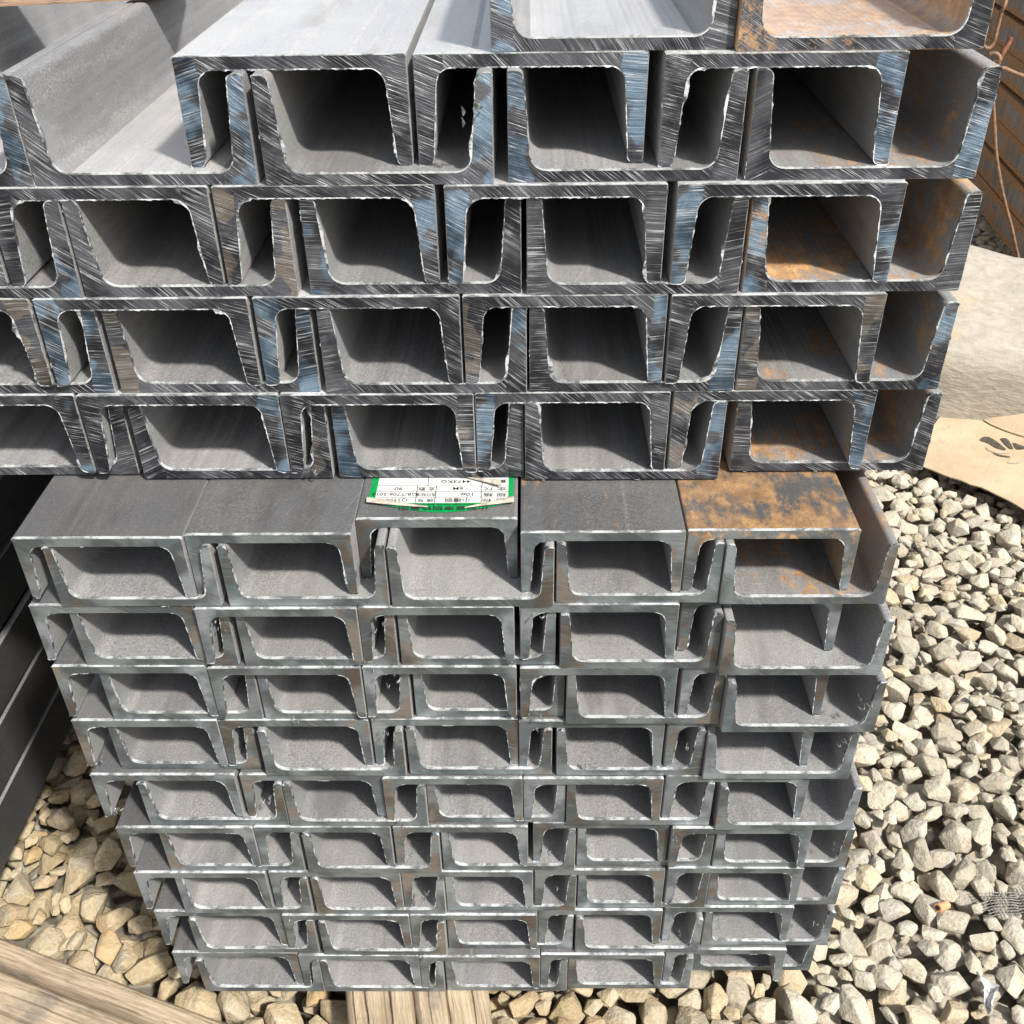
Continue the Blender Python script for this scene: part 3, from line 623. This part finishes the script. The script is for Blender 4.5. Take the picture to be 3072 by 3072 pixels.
# ------------------------------------------------------------- cardboard with flap and printed mark
def mat_card():
    m = NT('brown_cardboard'); c = m.coord(); n = m.noise(c, 14, 5, .6)
    b = m.mix(m.ramp(n, .35, .65), (.37, .285, .185), (.44, .345, .235))
    b = m.mix(m.ramp(m.noise(c, 33, 5, .65), .56, .7, 0, .5), b, (.27, .2, .13))
    b = m.mix(m.ramp(m.noise(c, 210, 3), .66, .76, 0, .6), b, (.19, .15, .105))
    m.P(Base_Color=b, Roughness=.85); m.bump(m.math('ADD', m.noise(c, 9, 3), m.math('MULTIPLY', m.noise(m.xf(c, rot=(0, 0, .6), scale=(1, .1, 1)), 260, 2), .08)), .5, .012); return m.m
M_CARD = mat_card()
M_INK = simple('black_ink', (.035, .03, .022), (.075, .065, .045), 120, .8)
M_INK2 = simple('faded_grey_ink', (.30, .25, .19), (.42, .34, .25), 90, .85)
def sheet(name, rows, th, mat, parent=None):
    """rows: list of equal-length point rows; a closed thin sheet"""
    n, m_ = len(rows), len(rows[0]); vs = [p for r in rows for p in r]; vs += [(p[0], p[1], p[2]-th) for p in vs]; N_ = n*m_
    fs = []
    for i in range(n-1):
        for j in range(m_-1):
            a, b, c, d = i*m_+j, i*m_+j+1, (i+1)*m_+j+1, (i+1)*m_+j
            fs += [(a, b, c, d), (N_+d, N_+c, N_+b, N_+a)]
    rim = [j for j in range(m_)]+[i*m_+m_-1 for i in range(1, n)]+[(n-1)*m_+j for j in range(m_-2, -1, -1)]+[i*m_ for i in range(n-2, 0, -1)]
    for k in range(len(rim)):
        a, b = rim[k], rim[(k+1) % len(rim)]; fs.append((b, a, N_+a, N_+b))
    me = mesh(name, vs, fs, [mat]); bm = bmesh.new(); bm.from_mesh(me); bmesh.ops.recalc_face_normals(bm, faces=bm.faces); bm.to_mesh(me); bm.free()
    me.shade_smooth(); me.set_sharp_from_angle(angle=R(50))
    return ob(name, me, parent=parent)
def lerp_poly(P, t):
    L = [0]
    for a, b in zip(P, P[1:]): L.append(L[-1]+math.dist(a, b))
    s = t*L[-1]
    for k in range(len(P)-1):
        if s <= L[k+1] or k == len(P)-2:
            f = (s-L[k])/(L[k+1]-L[k]); return tuple(a+(b-a)*f for a, b in zip(P[k], P[k+1]))
edge = [(.897, .874), (.9124, .8598), (.9241, .8467), (.9409, .8308), (.9584, .8180), (.9706, .8040), (.9865, .7970), (.9984, .7793), (1.0120, .7632), (1.0239, .7397), (1.06, .70), (1.12, .64), (1.2, .58)]
fold = [(.985, 1.005), (1.0000, 1.022), (1.0239, 1.0356), (1.0405, 1.0284), (1.0494, 1.0146), (1.0564, .9960), (1.0645, .9810), (1.0834, .9644), (1.1054, .9481), (1.15, .92), (1.22, .885), (1.30, .86), (1.38, .84)]
CZ = -.043
def cz(x, y): return CZ+.004*mn.noise(Vector((x*9, y*9, 4)))+.0012*mn.noise(Vector((x*40, y*40, 4)))
rows = []
for i in range(31):
    t = i/30; a, b = lerp_poly(edge, t), lerp_poly(fold, t)
    r_ = []
    for j in range(25):
        s = j/24; x, y = a[0]+(b[0]-a[0])*s, a[1]+(b[1]-a[1])*s
        jit = .0018*mn.noise(Vector((t*50, 3, 3)))*(1-s)
        r_.append((x+jit, y+jit, cz(x, y)+.004*(1-s)**3))
    rows.append(r_)
card = sheet('cardboard', rows, .002, M_CARD)
tag(card, 'torn brown cardboard sheet with black petal mark lying on the gravel', 'cardboard')
rows = []
for i in range(25):                    # flap folded up along the crease and rolling back
    t = i/24; a = lerp_poly(fold[2:], t)
    wd = .10; rr = []
    for j in range(15):
        s = j/14; an = s*1.9
        h = .030*(1-math.cos(an))*min(1, .25+t*2); fwd = (-.020*math.sin(min(1.5, an*1.5))+.085*s)*min(1, .3+t*1.5)
        rr.append((a[0]+fwd*.45, a[1]+fwd*.9, cz(a[0], a[1])+.003+h))
    rows.append(rr)
sheet('flap', rows, .002, M_CARD, card)
marks = [([(1.0303, .9394), (1.0392, .9482), (1.0494, .9487), (1.0567, .9328), (1.0638, .9125), (1.0594, .9094), (1.0488, .9157), (1.0425, .9298), (1.0335, .9368)], M_INK),
    ([(1.0641, .9438), (1.0746, .9453), (1.0767, .9357), (1.0752, .9124), (1.0693, .9140), (1.0658, .9264)], M_INK),
    ([(1.0807, .9332), (1.0944, .9199), (1.0984, .9137), (1.0910, .9113), (1.0781, .9114), (1.0793, .9232)], M_INK),
    ([(1.0334, .9205), (1.0368, .9143), (1.0446, .9044), (1.0711, .9017), (1.0428, .8995), (1.0323, .9106)], M_INK2),
    ([(1.0358, .9026), (1.0436, .8974), (1.0601, .8897), (1.0595, .8861), (1.0443, .8904)], M_INK),
    ([(1.0483, .8734), (1.0605, .8741), (1.0752, .8791), (1.0901, .8924), (1.0806, .8805), (1.0686, .8702), (1.0553, .8689)], M_INK2)]
for P_, mt in marks:
    cx, cy = sum(p[0] for p in P_)/len(P_), sum(p[1] for p in P_)/len(P_)
    Q = []
    for k in range(len(P_)):             # rounded outline
        a, b, c = P_[k-1], P_[k], P_[(k+1) % len(P_)]
        for s in (.25, .5, .75):
            if s < .5: Q.append((b[0]+(a[0]-b[0])*.2, b[1]+(a[1]-b[1])*.2))
            elif s == .5: Q.append((b[0]*.8+(a[0]+c[0])*.1, b[1]*.8+(a[1]+c[1])*.1))
            else: Q.append((b[0]+(c[0]-b[0])*.2, b[1]+(c[1]-b[1])*.2))
    vs = [(cx, cy, cz(cx, cy)+.0016)]+[((x+cx)/2, (y+cy)/2, cz((x+cx)/2, (y+cy)/2)+.0016) for x, y in Q]+[(x, y, cz(x, y)+.0014) for x, y in Q]; n = len(Q)
    fs = [(0, 1+k, 1+(k+1) % n) for k in range(n)]+[(1+k, 1+n+k, 1+n+(k+1) % n, 1+(k+1) % n) for k in range(n)]
    ob('printed_mark', mesh('printed_mark', vs, fs, [mt]), parent=card)

# ------------------------------------------------------------- tubes: wires, hose piece
def tube(name, pts, r, mat, seg=8, parent=None, taper=1.0, sm=6, far=0):
    P = [Vector(p) for p in pts]; Q = []
    if far:                              # wires hang close to the rusty stack
        P = [CAM+(p-CAM)*far for p in P]; r *= far
    for k in range(len(P)-1):            # catmull-rom
        a, b, c, d = P[max(k-1, 0)], P[k], P[k+1], P[min(k+2, len(P)-1)]
        for s in range(sm):
            t = s/sm; Q.append(.5*((2*b)+(c-a)*t+(2*a-5*b+4*c-d)*t*t+(3*b-a-3*c+d)*t**3))
    Q.append(P[-1]); vs, fs = [], []
    side = None
    for k, p in enumerate(Q):
        tn = (Q[min(k+1, len(Q)-1)]-Q[max(k-1, 0)]).normalized()
        if side is None: side = tn.orthogonal().normalized()
        side = (side-tn*side.dot(tn)).normalized(); up = tn.cross(side)
        rr = r*(1+(taper-1)*k/(len(Q)-1))
        for s in range(seg):
            a = 2*math.pi*s/seg; vs.append(p+(side*math.cos(a)+up*math.sin(a))*rr)
    for k in range(len(Q)-1):
        for s in range(seg): fs.append((k*seg+s, k*seg+(s+1) % seg, (k+1)*seg+(s+1) % seg, (k+1)*seg+s))
    fs.append(tuple(range(seg))[::-1]); fs.append(tuple(range((len(Q)-1)*seg, len(Q)*seg)))
    return ob(name, mesh(name, vs, fs, [mat], smooth=60), parent=parent)
M_WIRE = simple('rusty_wire', (.13, .07, .04), (.26, .15, .085), 120, .75)
M_WIRE2 = simple('dark_rusty_bar', (.14, .06, .035), (.30, .13, .07), 120, .8)
tag(tube('wire_hook', [(.965, 1.08, .72), (.945, 1.04, .655), (.9291, 1.0, .5882), (.9269, 1, .5735), (.9267, 1, .5549), (.9264, 1, .5378), (.9218, 1, .5302), (.9152, 1, .5322), (.9098, 1, .5390), (.905, 1.01, .56), (.90, 1.05, .60)], .0027, M_WIRE, far=1.338),
    'thick rusty wire bent into a hook, hanging beside the rusty stack', 'wire')
tag(tube('rusty_rod', [(.9480, 1, .5433), (.9455, 1, .5338), (.9418, 1, .5243), (.9395, 1, .5136), (.935, 1.0, .49)], .0034, M_WIRE2, far=1.338), 'short dark rusty rod end beside the rusty stack', 'rod')
tag(tube('wire_loop', [(.925, 1.0, .5226), (.930, .998, .5244), (.936, .996, .5214), (.9375, .995, .5156), (.932, 1.0, .5127), (.9407, 1.0, .5048), (.9490, 1, .5047), (.9605, 1, .5003), (.9779, 1, .4946), (1.03, 1.02, .48)], .0027, M_WIRE, far=1.338),
    'thin rusty wire looping out to the right behind the upper stack', 'wire')
tag(tube('wire_strand', [(.93, 1.0, .50), (.9437, 1, .4650), (.9543, 1, .4320), (.9680, 1, .3895), (.9865, 1, .3456), (1.0009, 1, .3161), (1.0191, 1, .2813), (1.0349, 1, .2479), (1.06, 1.0, .20), (1.10, 1.02, .13)], .0028, M_WIRE, far=1.338, taper=.8),
    'long rusty wire strand hanging diagonally in front of the rusty stack', 'wire')
M_ORANGE = simple('orange_plastic', (.62, .25, .12), (.72, .34, .18), 60, .5)
M_BLACK = simple('black_plastic', (.012, .012, .012), (.02, .02, .02), 60, .6)
hz = max(float(hm[int((.1075-Y0)/CS), int((.6965-X0)/CS)]), GZ+.02)
tb = tube('plastic_tube', [(.6945, .1030, hz+.004), (.7005, .1065, hz+.001), (.7075, .1110, hz-.003)], .0040, M_ORANGE, 14)
tag(tb, 'small orange plastic tube end among the stones', 'tube')
tube('dark_core', [(.6940, .1027, hz+.0043), (.6990, .1056, hz+.0022)], .0025, M_BLACK, 10, parent=tb)
# white torn plastic scrap
M_SCRAP = simple('dirty_white_plastic', (.40, .40, .385), (.56, .56, .54), 200, .8)
M_LINE = simple('blue_grey_print', (.16, .19, .24), (.22, .25, .31), 90, .5)
def hz_at(x, y):
    i, j = int((x-X0)/CS), int((y-Y0)/CS); return float(hm[max(0, j-2):j+3, max(0, i-2):i+3].max())
sc_l = [(.7075, .0380), (.7085, .0320), (.7095, .0240), (.7070, .0160), (.7060, .0090), (.7060, .0010)]
sc_r = [(.7105, .0370), (.7170, .0310), (.7235, .0245), (.7175, .0175), (.7120, .0090), (.7095, .0020)]
rows = []
for i in range(21):
    a, b = lerp_poly(sc_l, i/20), lerp_poly(sc_r, i/20); zz = hz_at((a[0]+b[0])/2, (a[1]+b[1])/2)
    rows.append([(a[0]+(b[0]-a[0])*j/6, a[1]+(b[1]-a[1])*j/6, 0) for j in range(7)])
zl = [max(hz_at(p[0], p[1]) for p in r) for r in rows]
for _ in range(6): zl = [max(zl[k], (zl[max(k-1, 0)]+zl[k]*2+zl[min(k+1, 20)])/4) for k in range(21)]
zs = [sum(zl[max(0, k-2):k+3])/len(zl[max(0, k-2):k+3])+.0025 for k in range(21)]
rows = [[(p[0], p[1], zs[i]+.003*math.sin(j*.9+i*.25)) for j, p in enumerate(r)] for i, r in enumerate(rows)]
scrap = sheet('plastic_scrap', rows, .0006, M_SCRAP); tag(scrap, 'torn white plastic scrap lying between stones at the lower right', 'plastic scrap')
P_ = [rows[9][1], rows[9][3], rows[9][5]]; lift = lambda p: (p[0], p[1], p[2]+.0004)
tube('printed_line', [lift(rows[9][5]), lift(rows[10][3]), lift(rows[9][1]), lift(rows[12][1]), lift(rows[16][1]), lift(rows[19][2])], .00045, M_LINE, 6, scrap)
# grey mesh rag
M_RAG = simple('grey_netting', (.17, .16, .15), (.27, .255, .24), 200, .9)
vs, fs = [], []
def strip(a, b, wd):
    a, b = Vector(a), Vector(b); d = (b-a).normalized(); s = Vector((-d.y, d.x, 0))*wd; k = len(vs); n = 10
    for i in range(n+1):
        p = a.lerp(b, i/n); z = max(hz_at(p.x, p.y)+.0016, GZ+.018); vs.extend([(p.x+s.x, p.y+s.y, z), (p.x, p.y, z+.0007), (p.x-s.x, p.y-s.y, z)])
    for i in range(n):
        q = k+3*i; fs.extend([(q, q+3, q+4, q+1), (q+1, q+4, q+5, q+2)])
for i in range(19): strip((.742+.0034*i, .118+.0006*i-.002*math.sin(i), 0), (.744+.0034*i, .092+.0004*i+.002*math.sin(i*1.7), 0), .0005)
for i in range(9): strip((.741, .0955+.003*i, 0), (.806, .098+.003*i, 0), .0005)
tag(ob('netting_rag', mesh('netting_rag', vs, fs, [M_RAG])), 'grey scrap of plastic netting draped over stones at the right edge', 'netting')

# ------------------------------------------------------------- curled steel shavings left on the cut ends
def shaving(key, p, size, seed):
    rg = random.Random(seed); par = THINGS[key]; vs, fs = [], []
    for s in range(rg.randint(2, 3)):
        a0, rad = rg.uniform(0, 6.28), size*rg.uniform(.25, .6); cx, cz_ = rg.uniform(-.4, .4)*size, rg.uniform(-.5, .5)*size
        tw = rg.uniform(.4, 1.7); n = 16; k = len(vs); y0 = rg.uniform(-.0008, .0015)
        for i in range(n+1):
            a = a0+tw*i/n; r_ = rad*(1-.45*i/n); w_ = size*.2*(1-abs(i/n-.5)*1.7)*(1+.8*mn.noise(Vector((i*.9, seed, s))))+.00012
            x, z = cx+r_*math.cos(a), cz_+1.3*r_*math.sin(a); y = y0-size*.5*math.sin(i/n*3)
            vs += [(x, y, z-w_), (x+w_*.5, y-.0005-w_*.5, z), (x, y-w_, z+w_)]
        for i in range(n):
            q = k+3*i; fs += [(q, q+1, q+4, q+3), (q+1, q+2, q+5, q+4)]
    o = ob('steel_shaving', mesh('steel_shaving', vs, fs, [M_CURL], smooth=60), parent=par)
    o.location = Vector(p)-par.location
SH = [(.0066, .2751, .006), (.0071, .2226, .006), (.0971, .2905, .003), (.1123, .2940, .006), (.1221, .2423, .007), (.1494, .3132, .003), (.0098, .1600, .0035),
      (.0210, .0010, .006), (.2199, .3512, .007), (.3141, .3299, .007), (.2128, .3062, .006), (.3118, .3062, .005), (.2257, .1294, .009), (.3211, .1801, .009), (.2133, .2189, .007),
      (.2314, .0847, .007), (.2223, .0523, .006), (.3309, .1343, .005), (.4263, .0708, .005), (.3253, .0164, .005), (.3478, .2742, .005), (.2149, .4050, .009), (.3117, .4091, .007),
      (.5240, .3475, .008), (.5163, .2991, .007), (.5339, .1847, .004), (.5336, .0835, .005), (.4143, .2904, .006), (.1136, .3995, .005), (.3995, .3350, .003), (.2090, .3600, .004), (.4180, .1150, .005), (.1180, .1010, .003), (.4140, .2000, .004)]
for i, (x, z, s) in enumerate(SH):
    best = min((k for k in THINGS if k[0] == 0), key=lambda k: abs(THINGS[k].location.x+(.005 if THINGS[k].location.x > x-.05 else .095)-x)+abs(THINGS[k].location.z+.026-z))
    shaving(best, (x, THINGS[best].location.y-.0005, z), s, 40+i)
shaving((1, 'U', 1, 2), (.2762, .062, .6921), .012, 7); shaving((1, 'U', 4, 1), (.1720, .061, .4800), .006, 9)

# ------------------------------------------------------------- paper label on the recessed channel
LZ = .4172+PITCH[0]+.0004
pc = THINGS[(0, 'N', 1, 2)]
M_GREEN = simple('printed_green', (.0, .20, .045), (.0, .25, .06), 300, .4, bump=.02)
M_PAPER = simple('label_paper', (.50, .50, .49), (.56, .56, .55), 150, .5, bump=.05)
M_BACK = simple('dirty_paper_back', (.26, .22, .17), (.50, .46, .39), 160, .8, bump=.2)
M_PRINT = simple('black_print', (.02, .02, .022), (.03, .03, .03), 100, .5, bump=0)
def lz(x, y): return LZ+.0016*max(0, .040-y)/.012*abs((x-.2540)/.043)**2
def lab_sheet(name, xy0, xy1, z, mat, parent, nx=24, ny=10, near=None):
    rows = []
    for i in range(nx+1):
        x = xy0[0]+(xy1[0]-xy0[0])*i/nx; yn = near(x) if near else xy0[1]
        rows.append([(x, yn+(xy1[1]-yn)*j/ny, lz(x, yn+(xy1[1]-yn)*j/ny)+z) for j in range(ny+1)])
    o = sheet(name, rows, .0002, mat, parent); return o
nearf = lambda x: .0272+.0105*abs((x-.2555)/.0435)**1.7
lab = lab_sheet('paper_label', (.2088, .03), (.2983, .112), 0, M_GREEN, pc, near=nearf)
lab.location = -pc.location
def relz(x, y): return lz(x, y)+.0003
def child(o): return o
white = lab_sheet('printed_panel', (.2130, .0371), (.2950, .105), .0002, M_PAPER, lab, near=lambda x: max(.0371, nearf(x)+.001))
def line(a, b, wd=.00022):
    a, b = Vector(a), Vector(b); d = (b-a).normalized(); s = Vector((-d.y, d.x))*wd; vs, fs = [], []; n = 12
    for i in range(n+1):
        p = a.lerp(b, i/n)
        for q in (p+s, p-s): vs.append((q.x, q.y, lz(q.x, q.y)+.0003))
    for i in range(n): fs.append((2*i, 2*i+1, 2*i+3, 2*i+2))
    return vs, fs
LV, LF = [], []
for a, b in (((.2130, .0558), (.2950, .0548)), ((.2132, .0491), (.2950, .0485)), ((.2135, .0432), (.2950, .0428)),
             ((.2382, .0371), (.2382, .0555)), ((.2500, .0371), (.2500, .0556)), ((.2786, .0371), (.2780, .0556)), ((.2446, .0556), (.2440, .068)), ((.2130, .0675), (.2950, .0670)), ((.2786, .0556), (.2778, .0670))):
    v, f = line(a, b); k = len(LV); LV += v; LF += [tuple(i+k for i in q) for q in f]
ob('table_lines', mesh('table_lines', LV, LF, [M_PRINT]), parent=lab)
def text(s, x, y, h, mat=M_PRINT, wide=1.0, z=.0004):
    cu = bpy.data.curves.new('print', 'FONT'); cu.body = s; cu.size = 1; cu.align_x = 'CENTER'; cu.align_y = 'CENTER'; cu.resolution_u = 3; cu.offset = .006
    to = bpy.data.objects.new('print', cu); col.objects.link(to)
    bpy.context.view_layer.update()
    me = bpy.data.meshes.new_from_object(to.evaluated_get(bpy.context.evaluated_depsgraph_get()))
    bpy.data.objects.remove(to)
    k = h*1.35
    for v in me.vertices:                # the label is read from the far side: turned by 180 degrees
        X, Y = x-v.co.x*k*wide, y-v.co.y*k
        v.co = (X, Y, lz(X, Y)+z)
    me.materials.clear(); me.materials.append(mat)
    ob('printed_text', me, parent=lab)
for s, x, y, h, wd in (('90', .2265, .0525, .0034, 1.15), ('GB/T706-2016', .2245, .0463, .0030, 1.15), ('Q235B', .2265, .0400, .0032, 1.1),
        ('支 数', .2440, .0523, .0032, 1.1), ('执行标准', .2442, .0460, .0028, .85), ('牌 号', .2442, .0399, .0030, 1.1),
        ('6M', .2636, .0524, .0034, 1.15), ('10#', .2700, .0459, .0034, 1.15), ('小槽钢', .2640, .0400, .0036, 1.1),
        ('定 尺', .2868, .0570 if False else .0520, .0030, 1.6), ('规 格', .2868, .0457, .0030, 1.6), ('名 称', .2862, .0397, .0030, 1.6),
        ('4473KG', .2618, .0602, .0036, 1.15), ('重 量', .2868, .0605, .0030, 1.6)):
    text(s, x, y, h, wide=wd)
text('Shanxi Jinnan Iron and Steel Group', .2560, .0350, .0019, wide=1.0)
text('山西晋南钢铁集团', .2560, .0315, .0034, wide=1.5)
# curled torn corners of the label
def curl(name, base, tip_h, seed):
    rows = []
    n = len(base); 
    for i in range(n):
        (x, y), wd = base[i]; rr = []
        for j in range(6):
            s = j/5; rr.append((x, y-wd*s*.95, LZ+.0012+tip_h*math.sin(s*2.6)*wd/.009+.0002*mn.noise(Vector((x*900, j, seed)))))
        rows.append(rr)
    sheet(name, rows, .0003, M_BACK, lab)
curl('curled_edge', [((.2085+.0042*i, .0425-.0014*i+.00003*i*i), .0068*(1-i/10.5)+.0004) for i in range(10)], .0024, 1)
curl('curled_edge', [((.2690+.0033*i, .0310+.0013*i), .0006+.0075*(i/9)) for i in range(10)], .0024, 2)
curl('curled_edge', [((.2690+.0024*i, .0640-.0004*i), .0010+.0080*(i/9)) for i in range(10)], .0030, 3)
